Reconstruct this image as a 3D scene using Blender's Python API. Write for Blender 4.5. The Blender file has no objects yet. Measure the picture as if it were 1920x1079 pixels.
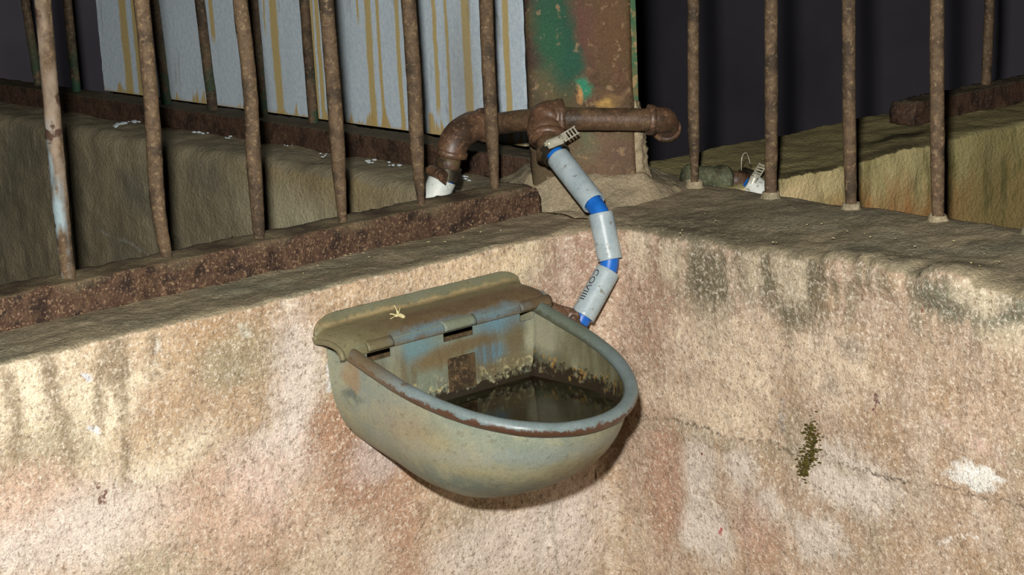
import bpy, bmesh, math, random
from mathutils import Vector, Matrix, noise
random.seed(7)
C = bpy.context.scene.collection
V = Vector
# ------------------------------------------------------------------ camera
FPX, YAW, PITCH, ROLL = 3697.08, .7138, .2318, -.0487
CAM = V((-1.6311, -1.7076, .4815))
cy, sy, cp, sp = math.cos(YAW), math.sin(YAW), math.cos(PITCH), math.sin(PITCH)
DV = V((sy*cp, cy*cp, -sp)); R0 = V((cy, -sy, 0)); U0 = R0.cross(DV)
RV = R0*math.cos(ROLL)+U0*math.sin(ROLL); UV = U0*math.cos(ROLL)-R0*math.sin(ROLL)
DIAG = V((sy, cy, 0)); SIDE = V((cy, -sy, 0))      # horizontal: away along the diagonal / to its right
def on(px, py, n, c):
    """point of the plane n.X = c seen at a place of the photograph"""
    v = DV+RV*((px-960)/FPX)-UV*((py-539.5)/FPX); n = V(n)
    return CAM+v*((c-CAM.dot(n))/v.dot(n))
def onx(px, py, c): return on(px, py, (1,0,0), c)
def ony(px, py, c): return on(px, py, (0,1,0), c)
def onz(px, py, c): return on(px, py, (0,0,1), c)
def ond(px, py, c): return on(px, py, DIAG, c)
def depth(p): return (V(p)-CAM).dot(DV)
cd = bpy.data.cameras.new('camera'); co = bpy.data.objects.new('camera', cd); C.objects.link(co)
cd.sensor_width = 36; cd.lens = FPX/1920*36; cd.clip_start = .02; cd.clip_end = 60
M = Matrix((RV, UV, -DV)).transposed().to_4x4(); M.translation = CAM; co.matrix_world = M
bpy.context.scene.camera = co

# ------------------------------------------------------------------ materials
def lin(c): return tuple(((x/255)/12.92 if x/255 <= .04045 else ((x/255+.055)/1.055)**2.4) for x in c)+(1,)
class NT:
    def __init__(s, name, rough=.8, metal=0, spec=.3):
        s.m = bpy.data.materials.new(name); s.m.use_nodes = True; s.t = s.m.node_tree; s.n = s.t.nodes; s.l = s.t.links
        s.b = s.n['Principled BSDF']; s.b.inputs['Roughness'].default_value = rough; s.b.inputs['Metallic'].default_value = metal
        s.b.inputs['Specular IOR Level'].default_value = spec
        g = s.n.new('ShaderNodeNewGeometry'); s.P = g.outputs['Position']; s.N = g.outputs['Normal']
        x = s.n.new('ShaderNodeSeparateXYZ'); s.l.new(s.P, x.inputs[0]); s.X, s.Y, s.Z = x.outputs
        x = s.n.new('ShaderNodeSeparateXYZ'); s.l.new(s.N, x.inputs[0]); s.NX, s.NY, s.NZ = x.outputs
        s.W = None; s.dep = None
    def put(s, i, v):
        if hasattr(v, 'is_output'): s.l.new(v, i)
        elif isinstance(v, (tuple, list)) and len(v) == 3 and len(i.default_value) == 4: i.default_value = lin(v)
        else: i.default_value = v
    def noise(s, scale, detail=4, stretch=(1,1,1), rough=.55, off=0):
        v = s.vm('MULTIPLY', s.P, stretch)
        if off: v = s.vm('ADD', v, (off, off*.7, off*1.3))
        n = s.n.new('ShaderNodeTexNoise'); s.l.new(v, n.inputs['Vector']); n.inputs['Scale'].default_value = scale
        n.inputs['Detail'].default_value = min(detail, 3.5); n.inputs['Roughness'].default_value = rough; return n.outputs[0]
    def ncol(s, scale, detail=3):
        n = s.n.new('ShaderNodeTexNoise'); s.l.new(s.P, n.inputs['Vector']); n.inputs['Scale'].default_value = scale
        n.inputs['Detail'].default_value = detail; return n.outputs[1]
    def vor(s, scale, stretch=(1,1,1)):
        v = s.vm('MULTIPLY', s.P, stretch)
        n = s.n.new('ShaderNodeTexVoronoi'); s.l.new(v, n.inputs['Vector']); n.inputs['Scale'].default_value = scale; return n.outputs[0]
    def vm(s, op, a, b=None):
        n = s.n.new('ShaderNodeVectorMath'); n.operation = op; s.put(n.inputs[0], a)
        if b is not None: s.put(n.inputs[1], b)
        return n.outputs['Value'] if op in ('LENGTH', 'DISTANCE', 'DOT_PRODUCT') else n.outputs[0]
    def ma(s, op, a, b=0., cl=False):
        n = s.n.new('ShaderNodeMath'); n.operation = op; n.use_clamp = cl; s.put(n.inputs[0], a); s.put(n.inputs[1], b); return n.outputs[0]
    def rng(s, v, a, b, c=0., d=1.):
        n = s.n.new('ShaderNodeMapRange'); s.put(n.inputs[0], v)
        for k, q in zip((1,2,3,4), (a,b,c,d)): n.inputs[k].default_value = q
        n.clamp = True; return n.outputs[0]
    def mix(s, f, a, b):
        n = s.n.new('ShaderNodeMix'); n.data_type = 'RGBA'; s.put(n.inputs[0], f); s.put(n.inputs[6], a); s.put(n.inputs[7], b); return n.outputs[2]
    def mul(s, col, f):
        n = s.n.new('ShaderNodeMix'); n.data_type = 'RGBA'; n.blend_type = 'MULTIPLY'; n.inputs[0].default_value = 1
        s.put(n.inputs[6], col)
        c = s.n.new('ShaderNodeCombineColor')
        for k in range(3): s.put(c.inputs[k], f)
        s.l.new(c.outputs[0], n.inputs[7]); return n.outputs[2]
    def warp(s, amp, scale, amp2=0, scale2=100):
        w = s.vm('MULTIPLY', s.vm('SUBTRACT', s.ncol(scale), (.5,.5,.5)), (amp*2,)*3); w = s.vm('ADD', s.P, w)
        if amp2: w = s.vm('ADD', w, s.vm('MULTIPLY', s.vm('SUBTRACT', s.ncol(scale2), (.5,.5,.5)), (amp2*2,)*3))
        s.W = w; return w
    def wk(s):
        # keeps the long chain of stains in order (the shader stack is short)
        if s.dep is None: return s.W
        n = s.n.new('ShaderNodeVectorMath'); n.operation = 'MULTIPLY_ADD'; s.l.new(s.dep, n.inputs[0]); n.inputs[1].default_value = (1e-7,)*3; s.l.new(s.W, n.inputs[2]); return n.outputs[0]
    def blob(s, c, r, soft=.6, amount=1.):
        """soft-edged patch round the point c with radii r"""
        d = s.vm('LENGTH', s.vm('DIVIDE', s.vm('SUBTRACT', s.wk(), tuple(c)), tuple(max(x, 1e-4) for x in r)))
        return s.rng(d, 1+soft, max(1-soft, 0), 0, amount)
    def seg(s, a, b, w, soft=.5, amount=1.):
        """streak of half width w from a to b"""
        a, b = V(a), V(b); ab = b-a; L2 = ab.length_squared
        pa = s.vm('SUBTRACT', s.wk(), tuple(a)); t = s.ma('DIVIDE', s.vm('DOT_PRODUCT', pa, tuple(ab)), L2, True)
        n = s.n.new('ShaderNodeVectorMath'); n.operation = 'SCALE'; n.inputs[0].default_value = tuple(ab); s.l.new(t, n.inputs['Scale'])
        d = s.vm('LENGTH', s.vm('SUBTRACT', pa, n.outputs[0]))
        return s.rng(d, w*(1+soft), w*(1-soft), 0, amount)
    def hsv(s, col, sat, val):
        n = s.n.new('ShaderNodeHueSaturation'); n.inputs['Saturation'].default_value = sat; n.inputs['Value'].default_value = val; s.l.new(col, n.inputs['Color']); return n.outputs[0]
    def out(s, col, bump=None, strength=.5, dist=.002, rough=None):
        s.put(s.b.inputs['Base Color'], col)
        if bump is not None:
            n = s.n.new('ShaderNodeBump'); n.inputs['Strength'].default_value = strength; n.inputs['Distance'].default_value = dist
            s.l.new(bump, n.inputs['Height']); s.l.new(n.outputs[0], s.b.inputs['Normal'])
        if rough is not None: s.put(s.b.inputs['Roughness'], rough)
        return s.m

def grain(t, col, lo=.8, hi=1.2, scale=420):
    return t.mul(col, t.rng(t.noise(scale, 3, rough=.7), .3, .7, lo, hi))
def top_dirt(t, face, ledge):
    """mortar dust lying on upward faces, ragged along the arris"""
    up = t.ma('ADD', t.NZ, t.rng(t.noise(45, 5), .3, .7, -.25, .25))
    return t.mix(t.rng(up, .45, .7), face, ledge)

def mat_wall(which):
    t = NT('stained_concrete_'+which, .9, spec=.15)
    t.warp(.014, 22, .009, 120)
    big = t.noise(6, 5); mid = t.noise(22, 6, (1,1,.5), .65); fine = t.noise(95, 5, rough=.7)
    streak = t.noise(30, 5, (1,1,.16), .6); ragg = t.noise(150, 5, (1,1,.4), .75, 17)
    # left face and right face have their own tone
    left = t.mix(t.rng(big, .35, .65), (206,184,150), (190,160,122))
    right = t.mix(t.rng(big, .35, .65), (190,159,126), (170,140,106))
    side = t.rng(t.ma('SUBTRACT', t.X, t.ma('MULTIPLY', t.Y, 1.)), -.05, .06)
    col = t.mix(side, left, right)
    col = t.mix(t.rng(mid, .5, .72, 0, .55), col, (222,203,178))
    col = t.mix(t.rng(t.noise(14, 6, off=3), .5, .64, 0, .7), col, (170,134,88)); col = t.mix(t.rng(t.noise(11, 6, (1,1,.6), off=13), .54, .66, 0, .55), col, (156,142,108))
    col = t.mix(t.rng(streak, .55, .72, 0, .4), col, (160,128,98))
    A = lambda px, py: tuple(ony(px, py, 0)); B = lambda px, py: tuple(onx(px, py, 0))
    def bl(P, px, py, rx, ry, c, am=.8, soft=.6):
        nonlocal col
        t.dep = col; c0 = V(P(px, py)); k = 1/1540; rr = max(rx*1.6, ry)*k*1.6
        if which == 'ledge' or (which == 'corner' and min(abs(c0.x), abs(c0.y))+max(abs(c0.x), abs(c0.y))-rr > .12): return
        if which == 'left' and P is B and -c0.y-rr > .02 or which == 'right' and P is A and -c0.x-rr > .02: return
        r = (rx*k*1.45, .05, ry*k*1.03) if P is A else (.05, rx*k*1.6, ry*k*1.03)
        m = t.blob(P(px, py), r, soft, 1.)
        m = t.rng(t.ma('ADD', m, t.ma('MULTIPLY', t.ma('SUBTRACT', ragg, .5), 1.5)), .12, .75, 0, am)
        m = t.ma('MULTIPLY', m, t.rng(t.blob(P(px, py), r, soft, 1.), 0, .15))
        col = t.mix(m, col, c)
    def st(P, x0, y0, x1, y1, w, c, am=.7, soft=.5):
        nonlocal col
        if which == 'ledge' or (which == 'left') != (P is A) or (which == 'right') != (P is B): return
        t.dep = col; col = t.mix(t.seg(P(x0, y0), P(x1, y1), w/1540*1.3, soft, am), col, c)
    # ----- left wall
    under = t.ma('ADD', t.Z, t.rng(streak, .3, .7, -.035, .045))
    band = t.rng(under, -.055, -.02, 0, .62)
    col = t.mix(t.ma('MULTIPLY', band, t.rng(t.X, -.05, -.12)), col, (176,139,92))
    for a in [(120,720,90,50),(40,730,30,60),(200,760,30,70),(270,680,60,45),(180,800,35,60),(60,800,40,40),(300,850,60,40),(110,690,30,30)]:
        bl(A, *a, (236,217,176), .75, .5)
    for a in [(330,640,120,28),(450,640,90,30),(380,720,60,50),(280,820,45,35),(470,760,40,60)]: bl(A, *a, (176,136,84), .6, .7)
    for a in [(450,670,50,45),(420,690,25,30),(380,1040,110,40),(90,860,60,60)]: bl(A, *a, (160,146,108), .6, .7)
    for a in [(520,860,60,50),(500,900,30,60),(120,1000,120,60),(560,720,30,120),(1060,1000,60,110),(950,1020,120,60)]: bl(A, *a, (224,208,194), .7, .7)
    for a in [(30,930,60,40),(440,930,90,60),(480,1010,90,50)]: bl(A, *a, (206,162,130), .6, .8)
    for a in [(655,835,40,75),(640,800,40,45),(690,900,50,40)]: bl(A, *a, (158,108,62), .95, .9)
    bl(A, 705, 862, 40, 42, (206,190,182), .85, .6)
    st(A, 750, 940, 765, 1079, 30, (172,118,74), .75, .9); st(A, 640, 860, 700, 960, 45, (180,136,104), .6, .9)
    for x0,y0,x1,y1,w in [(82,672,135,860,8),(190,655,192,790,8),(222,640,238,900,7),(222,640,215,700,14),(14,700,28,850,10),(284,645,290,705,8),(90,668,100,720,13)]:
        st(A, x0, y0, x1, y1, w, (148,128,94), .85, .6)
    st(A, 292,655, 293,690, 4, (238,232,215), .8); st(A, 507,592,510,620, 3, (205,212,185), .6); st(A, 455,615,460,635,5,(210,212,190), .6)
    st(A, 536,560,540,590,4,(240,222,190), .8)
    for x, y, r, c in [(193,930,6,(110,62,45)),(176,806,4,(90,75,70)),(182,912,4,(120,78,55)),(180,805,7,(225,225,225)),(165,697,6,(220,225,228))]: bl(A, x, y, r, r, c, .9, .3)
    st(A, 1035,945,1040,1079,4,(150,148,128), .7, .8); st(A, 1015,960,1012,1060,7,(186,180,165), .6, .8)
    st(A, 230,1060,480,962,3,(170,138,112), .45, .9); st(A, 480,962,520,955,5,(180,132,100), .5, .9)
    bl(A, 985, 490, 35, 38, (214,196,152), .9, .5); bl(A, 900, 500, 90, 22, (220,190,140), .8, .6); bl(A, 760,530,130,14,(205,172,126),.7,.6)
    bl(A, 1090,480,60,60,(166,128,102),.8,.6); bl(A, 1050,560,60,60,(178,142,116),.7,.7); bl(A, 1060,500,12,60,(208,176,150),.7,.6)
    st(A, 620,690,618,730,5,(220,225,225), .7)
    # ----- right wall
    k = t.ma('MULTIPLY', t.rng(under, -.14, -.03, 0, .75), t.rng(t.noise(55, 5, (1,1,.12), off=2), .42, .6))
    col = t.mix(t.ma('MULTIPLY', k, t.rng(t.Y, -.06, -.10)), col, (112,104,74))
    bl(B, 1225,560,30,120,(172,130,100),.7,.7); bl(B,1180,700,30,200,(186,146,118),.6,.7)
    for a in [(1320,520,26,60),(1340,580,22,90),(1420,500,30,60),(1505,500,30,60),(1480,560,30,60)]: bl(B, *a, (112,104,76), .9, .6)
    for a in [(1780,560,40,28),(1890,590,45,38)]: bl(B, *a, (118,116,92), .95, .5)
    for a in [(1200,470,16,45),(1255,490,16,40),(1410,500,14,40),(1470,520,14,40),(1840,560,30,26),(1900,640,30,20),(1500,520,8,50)]: bl(B, *a, (216,196,156), .6, .6)
    for a in [(1290,760,70,42),(1350,790,60,26),(1400,740,40,60),(1360,650,70,60),(1560,690,60,60)]: bl(B, *a, (216,190,154), .75, .6)
    for a in [(1310,880,26,60),(1330,1000,30,60),(1290,985,20,50),(1440,950,22,30),(1390,880,20,40),(1590,900,60,50),(1530,1010,40,40)]: bl(B, *a, (216,204,188), .8, .6)
    for a in [(1830,893,26,20),(1812,905,26,8),(1858,888,22,7),(1836,908,14,8)]: bl(B, *a, (238,236,224), .98, .5)
    st(B, 1760,1015,1820,1012,3,(232,222,210),.9); st(B,1795,990,1797,1020,3,(232,222,210),.8)
    bl(B,1248,900,26,120,(176,128,94),.85,.6); bl(B,1420,1000,30,60,(182,134,104),.6,.7)
    st(B, 1398,890,1400,1079,4,(150,112,88), .7, .8)
    st(B, 1464,745,1464,815,5,(150,140,134), .75, .5); bl(B,1600,655,14,18,(130,118,104),.55,.8); bl(B,1560,730,12,14,(146,130,116),.5,.8)
    st(B, 1723,572,1722,592,2.4,(128,40,30),.95,.3); st(B,1656,620,1652,640,2.2,(130,68,34),.95,.3); st(B,1655,745,1651,780,2.4,(112,66,60),.9,.3)
    st(B, 1425,700,1428,720,2,(140,90,50),.8,.4); bl(B,1312,842,3,4,(140,30,30),.95,.3); bl(B,1346,1001,3,4,(170,30,30),.95,.3)
    st(B, 1770,790,1890,865,4,(206,170,150), .6, .7)
    path = [(1190,775),(1300,795),(1370,820),(1440,838),(1500,855),(1580,872),(1620,880),(1700,905),(1780,922),(1850,938),(1920,955)]
    for q, (p0, p1) in enumerate(zip(path, path[1:])): st(B, *p0, *p1, 2.2, (70,60,48) if q in (1,2,3,5,6) else (112,92,72), .95, .8)
    for q, (p0, p1) in enumerate(zip(path[:6], path[1:7])): st(B, p0[0], p0[1]+12, p1[0], p1[1]+12, 9, (168,152,118), .45, .9)
    # pale and dark specks
    col = t.mix(t.rng(t.vor(160), .16, .06, 0, .35), col, (238,224,200))
    col = t.mix(t.rng(t.noise(120, 3, off=9), .66, .74, 0, .6), col, (120,92,66))
    # ledge
    led = t.mix(t.rng(mid, .3, .7), (116,104,76), (88,80,60))
    led = t.mix(t.rng(t.noise(60, 6, (.25,1,1), .7), .5, .75, 0, .6), led, (150,134,98))
    led = t.mix(t.rng(t.noise(9, 4, off=5), .5, .68, 0, .6), led, (92,94,76))
    led = t.mix(t.blob((.02,.03,.02), (.13,.10,.1), .8, .4), led, (136,114,86))
    led = t.mix(t.blob(tuple(onz(1290,400,.02)), (.07,.10,.1), .7, .8), led, (74,70,52))
    led = t.mix(t.rng(t.vor(120), .12, .05, 0, .4), led, (176,156,120))
    col = t.mul(col, t.rng(t.noise(60, 4, off=41, rough=.7), .35, .65, .84, 1.14))
    col = t.mix(t.rng(t.noise(190, 5, off=21, rough=.8), .5, .66, 0, .7), col, (236,222,196))
    col = t.mix(t.rng(t.noise(170, 5, off=31, rough=.8), .52, .66, 0, .75), col, (124,96,70))
    led = t.mix(t.rng(t.noise(200, 5, off=11, rough=.8), .5, .64, 0, .5), led, (142,130,100))
    led = t.hsv(led, .82, 2.05)
    col = led if which == 'ledge' else top_dirt(t, t.hsv(col, .80, 1.10), led)
    col = grain(t, col, .74, 1.26, 700)
    h = t.ma('ADD', t.ma('MULTIPLY', fine, .8), t.ma('MULTIPLY', t.noise(330, 4), .5)); h = t.ma('ADD', h, t.ma('MULTIPLY', mid, .8))
    return t.out(col, h, .75, .004)

def mat_wall_rear():
    t = NT('dull_concrete', .9, spec=.15); t.warp(.02, 12, .006, 90)
    mid = t.noise(18, 6, (1,1,.45), .65)
    lw = t.mix(t.rng(mid, .35, .65), (112,104,80), (136,126,98))
    lw = t.mix(t.rng(t.noise(9, 5, off=4), .5, .65, 0, .6), lw, (98,96,80))
    lw = t.mix(t.rng(t.noise(60, 4, (1,1,.25)), .58, .75, 0, .5), lw, (168,158,124))
    lw = t.mix(t.blob(tuple(onx(590,340,.03)), (.1,.16,.04), .8, .8), lw, (122,104,62))
    lw = t.mix(t.blob(tuple(onx(560,400,.03)), (.1,.10,.04), .8, .7), lw, (172,164,130))
    for p, w in (((235,440),3),): lw = t.mix(t.seg(tuple(onx(190,430,.03)), tuple(onx(330,510,.03)), .003, .8, .45), lw, (170,172,165))
    rw = t.mix(t.rng(mid, .35, .65), (150,138,88), (176,162,108))
    rw = t.mix(t.rng(t.ma('ADD', t.Z, t.rng(t.noise(25,5,(1,1,.3)), .3,.7,-.03,.03)), -.035, -.085, 0, .9), rw, (150,98,40))
    rw = t.mix(t.rng(t.X, .62, .8, 0, .75), rw, (132,122,72))
    rw = t.mix(t.rng(t.noise(40, 5, (1,1,.3), off=7), .5, .62, 0, .7), rw, (104,98,52))
    rw = t.mix(t.blob(tuple(ony(1480,365,.02)), (.10,.1,.02), .6, .8), rw, (196,172,122))
    face = t.mix(t.rng(t.ma('SUBTRACT', t.X, t.Y), -.05, .05), lw, rw)
    led = t.mix(t.rng(mid, .35, .65), (104,97,76), (124,114,88))
    rl = t.mix(t.rng(mid, .35, .65), (134,124,80), (112,104,66))
    for px, py, a, b in ((1600,310,.13,.03),(1700,285,.15,.028),(1500,330,.09,.02),(1680,258,.10,.014)):
        rl = t.mix(t.blob(tuple(onz(px,py,0)), (a,b,.1), .5, .95), rl, (52,46,28))
    led = t.mix(t.rng(t.ma('SUBTRACT', t.X, t.Y), -.05, .05), led, rl)
    col = top_dirt(t, t.hsv(face, .9, 1.5), t.hsv(led, .9, 1.8)); col = grain(t, col, .75, 1.25, 450)
    return t.out(col, t.ma('ADD', mid, t.noise(160, 4)), .6, .004)

def mat_rust(name, a, b, c, sc=1., spec=.3, hi=(150,118,88), am=.5, rough=.75):
    t = NT(name, rough, spec=spec); t.warp(.004, 40)
    n = t.noise(70*sc, 6, rough=.7)
    col = t.mix(t.rng(n, .35, .62), a, b); col = t.mix(t.rng(t.noise(30*sc, 5, off=3), .5, .62), col, c)
    col = t.mix(t.rng(t.noise(190*sc, 3, off=1), .55, .68, 0, am), col, hi)
    col = grain(t, col, .72, 1.28, 500)
    col = t.hsv(col, .95, 1.0)
    return t, col, t.ma('ADD', n, t.ma('MULTIPLY', t.noise(260*sc, 4), .6))
def mat_bar(name, pale=False, green=False):
    t, col, h = mat_rust(name, (84,66,48), (108,88,64), (68,56,42), hi=(150,126,92), am=.55)
    if pale: # first bar: pale worn patches and old light blue paint on its left
        m = t.rng(t.noise(28, 5, (1,1,.5), off=6), .42, .56)
        col = t.mix(t.ma('MULTIPLY', m, t.rng(t.Z, .09, .15)), col, (142,126,108))
        m = t.ma('MULTIPLY', t.rng(t.noise(34, 5, (1,1,.35), off=2), .42, .52), t.rng(t.NX, .3, -.5))
        m = t.ma('MULTIPLY', m, t.rng(t.Z, .21, .17)); col = t.mix(m, col, (148,166,170))
        col = t.mix(t.rng(t.noise(60, 4, off=12), .58, .64), col, (78,58,46))
    if green:
        m = t.ma('MULTIPLY', t.rng(t.noise(24, 4, off=2), .45, .55), t.rng(t.Z, .16, .03)); col = t.mix(m, col, (40,80,57))
        col = t.mul(col, .8)
    return t.out(col, h, .6, .0015)
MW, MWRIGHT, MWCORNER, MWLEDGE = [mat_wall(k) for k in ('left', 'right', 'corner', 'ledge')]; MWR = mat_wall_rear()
t, c, h = mat_rust('rusted_rail', (72,50,38), (98,74,54), (54,40,32), 1.7, .3, (160,130,98), .8)
t.warp(.006, 60, .003, 150)
up = t.rng(t.ma('ADD', t.NZ, t.rng(t.noise(50, 4), .3, .7, -.3, .3)), .6, .8, 0, .75)
c = t.mix(up, c, t.mix(t.rng(t.noise(25, 5), .4, .6), (80,68,50), (110,98,72)))
for bx, by in ((128,520),(312,480),(486,446),(642,409),(790,380),(928,350)):
    q = ony(bx, by, .137); c = t.mix(t.blob((q.x,.137,.036), (.032,.022,.012), .6, .85), c, (142,128,98))
c = c; MRAIL = t.out(c, h, .9, .003)
t, c, h = mat_rust('rusted_rear_rail', (74,54,42), (88,66,50), (58,44,36), 1., .2, (120,96,76), .5)
up = t.rng(t.NZ, .6, .8, 0, .9); c = t.mix(up, c, (92,84,66)); MRAILR = t.out(c, h, .9, .003)
MBAR = mat_bar('rusted_bar'); MBARP = mat_bar('rusted_bar_worn_paint', pale=True); MBARG = mat_bar('rusted_bar_green_paint', green=True)
t, c, h = mat_rust('rusted_pipe', (82,60,42), (102,78,54), (64,50,36), 1., .5, (150,112,84), .35, .5)
c = t.mix(t.rng(t.noise(40, 4, off=8), .54, .66, 0, .6), c, (92,84,54)); MPIPE = t.out(c, h, .5, .0015)
t, c, h = mat_rust('rusted_fitting', (90,64,46), (108,80,56), (70,52,38), 1., .6, (160,124,96), .45, .45)
MFIT = t.out(c, h, .4, .0012)
t, c, h = mat_rust('verdigris_fitting', (78,84,62), (104,104,78), (66,60,44), 1., .4, (140,150,120), .5, .6); MFITG = t.out(c, h, .4, .0012)
def mat_post():
    t = NT('flaking_green_paint', .75, spec=.35); t.warp(.012, 30, .006, 110)
    n = t.noise(50, 6, rough=.7)
    col = t.mix(t.rng(n, .35, .65), (60,46,34), (104,80,58)); col = t.mix(t.rng(t.noise(130, 5, rough=.8, off=2), .5, .62, 0, .6), col, (124,100,74)); col = t.mix(t.blob(tuple(ond(998,100,.12)), (.012,.02,.2), .6, .8), col, (60,46,36)); col = t.mix(t.rng(t.noise(20, 5, off=3), .45, .6), col, (82,72,46))
    D = lambda x, y: tuple(ond(x, y, .12))
    k = 1/1500
    def bl(x, y, rx, ry, c, am=.9, soft=.4):
        nonlocal col; col = t.mix(t.blob(D(x, y), (rx*k, rx*k*1.4, ry*k), soft, am), col, c)
    bl(1150,60,40,110,(100,68,42),.7,.8); bl(1085,50,22,80,(96,62,52),.8,.6)
    bl(1035,20,32,60,(28,76,56)); bl(1050,90,30,60,(26,74,54)); bl(1062,120,26,50,(30,80,60)); bl(1030,80,20,60,(38,86,58),.8,.5)
    bl(1098,165,15,20,(44,130,98),.95,.3); bl(1100,270,16,32,(44,104,76),.7,.6); bl(1045,210,10,20,(80,100,66),.7)
    bl(1085,178,7,14,(190,140,84),.9,.4); bl(1135,195,14,6,(186,150,80),.85,.8); bl(1150,182,14,6,(140,112,66),.7,.8)
    bl(1130,285,60,50,(120,98,74),.7,.6); bl(1160,290,28,20,(96,72,62),.7,.7); bl(1020,165,22,30,(98,90,62),.6,.7)
    bl(1150,240,60,8,(60,46,36),.5,.6)
    col = t.mix(t.rng(t.noise(90, 4, off=4), .6, .68, 0, .7), col, (150,124,92)); col = grain(t, col, .78, 1.22, 420)
    return t.out(col, t.ma('ADD', n, t.noise(200, 4)), .6, .002)
MPOST = mat_post()
def mat_flange():
    t = NT('green_speckled_flange', .8); n = t.noise(90, 5)
    c = t.mix(t.rng(n, .4, .6), (110,100,64), (62,96,66)); c = t.mix(t.rng(t.noise(60, 4, off=3), .52, .6), c, (150,128,88)); return t.out(c, n, .6, .002)
MFLA = mat_flange()
def mat_bowl(kind):
    t = NT('bowl_'+kind, .55, spec=.5); t.warp(.012 if kind == 'body' else .006, 40, .005 if kind == 'body' else .003, 140)
    n = t.noise(26, 6, rough=.65); f = t.noise(110, 5, rough=.7); s = t.noise(50, 5, (1,1,.2), off=2)
    rough = t.rng(n, .3, .7, .42, .7)
    if kind == 'body':
        col = t.mix(t.rng(n, .35, .65), (136,146,130), (160,162,138))
        e = lambda x, y, d=-.2: tuple(ond(x, y, d))
        K = 1/1450
        def bl(x, y, rx, ry, c, am=.9, soft=.7, d=-.365):
            nonlocal col; t.dep = col; m = t.blob(e(x, y, d), (rx*K*1.3, rx*K*1.3, ry*K), soft, am); m = t.ma('MULTIPLY', m, t.rng(f, .3, .5, .6, 1)); col = t.mix(m, col, c)
        bl(760,800,45,30,(164,136,88),.8); bl(830,840,50,30,(168,150,104),.8); bl(880,850,60,30,(172,160,118),.8); bl(960,870,60,30,(160,150,110),.7)
        bl(1090,840,50,50,(134,118,78),.8); bl(1000,880,40,24,(160,150,100),.5); bl(1060,880,40,30,(122,106,78),.7)
        bl(700,790,50,50,(146,156,150),.6); bl(800,880,50,24,(112,126,118),.7); bl(950,912,90,20,(112,116,104),.9); bl(870,900,60,20,(112,124,112),.8)
        bl(640,700,30,50,(110,128,130),.7,.6,-.33); bl(960,830,120,14,(138,152,152),.6)
        col = t.mix(t.blob(tuple(onx(655,706,-.424)), (.02,.016,.017), .25, .95), col, (152,134,106)); col = t.mix(t.blob(tuple(onx(658,742,-.424)), (.02,.016,.006), .5, .8), col, (88,102,96))
        col = t.mix(t.rng(t.noise(130, 4, rough=.8, off=15), .56, .66, 0, .45), col, (104,92,66)); col = t.mix(t.rng(t.noise(45, 4, rough=.7, off=16), .5, .64, 0, .4), col, (170,164,132))
        # scum and algae on the inside
        inn = t.rng(t.noise(30, 5, (1,1,.3), off=5), .35, .65); ins = t.mix(inn, (84,78,48), (136,134,108))
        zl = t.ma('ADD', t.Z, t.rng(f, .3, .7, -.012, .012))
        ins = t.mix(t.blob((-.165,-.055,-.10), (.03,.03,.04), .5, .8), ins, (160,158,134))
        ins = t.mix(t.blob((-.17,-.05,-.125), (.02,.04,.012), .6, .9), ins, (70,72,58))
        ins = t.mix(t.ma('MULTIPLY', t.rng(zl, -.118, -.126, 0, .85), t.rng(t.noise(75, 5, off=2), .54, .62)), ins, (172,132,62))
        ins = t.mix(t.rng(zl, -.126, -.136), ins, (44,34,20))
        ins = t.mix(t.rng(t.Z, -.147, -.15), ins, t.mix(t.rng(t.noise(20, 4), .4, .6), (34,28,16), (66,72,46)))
        at = t.n.new('ShaderNodeAttribute'); at.attribute_name = 'inside'
        col = t.mix(at.outputs['Fac'], col, ins)
    elif kind == 'rim':
        col = t.mix(t.rng(n, .35, .65), (112,126,124), (128,142,142))
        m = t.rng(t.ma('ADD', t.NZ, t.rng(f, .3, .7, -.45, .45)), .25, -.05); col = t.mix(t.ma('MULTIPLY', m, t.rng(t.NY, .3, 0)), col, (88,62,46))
        col = t.mix(t.rng(t.noise(34, 5, off=7), .6, .68, 0, .8), col, (98,76,56))
        col = t.mix(t.blob((-.425,-.07,-.07), (.02,.05,.05), .7, .9), col, (110,92,64))
        col = t.mix(t.blob((-.16,-.10,-.08), (.02,.07,.05), .7, .8), col, (96,104,84)); rough = t.rng(n, .3, .7, .28, .55)
    elif kind == 'hood':
        col = t.mix(t.rng(n, .35, .65), (112,106,76), (128,122,90))
        col = t.mix(t.ma('MULTIPLY', t.rng(t.Y, -.016, -.03), t.rng(t.X, -.42, -.34)), col, t.mix(t.rng(f, .3, .7), (94,78,56), (112,94,68)))
        col = t.mix(t.blob((-.29,-.008,-.040), (.16,.004,.003), .7, .75), col, (176,154,112))
        col = t.mix(t.blob((-.29,-.003,-.030), (.16,.004,.007), .5, .7), col, (112,118,100))
        for x, rx in ((-.29,.03),(-.23,.04),(-.34,.03)): col = t.mix(t.blob((x,-.05,-.060), (rx,.012,.006), .7, .85), col, (104,132,140))
        col = t.mix(t.rng(t.noise(200, 3), .6, .7, 0, .5), col, (84,70,48))
    elif kind == 'plate':
        col = t.mix(t.rng(n, .35, .65), (118,124,100), (128,136,118))
        bl = lambda c0, r, c1, am=.9, soft=.5: t.mix(t.blob(c0, r, soft, am), col, c1)
        col = bl((-.345,-.05,-.078), (.032,.1,.016), (110,140,144), .9)
        col = bl((-.215,-.05,-.072), (.04,.1,.015), (104,136,148), .95)
        col = bl((-.235,-.05,-.106), (.025,.1,.014), (98,132,146), .95, .4)
        col = bl((-.315,-.05,-.095), (.035,.1,.011), (122,102,68), .85); col = bl((-.265,-.05,-.088), (.045,.1,.008), (112,94,64), .85)
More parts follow.
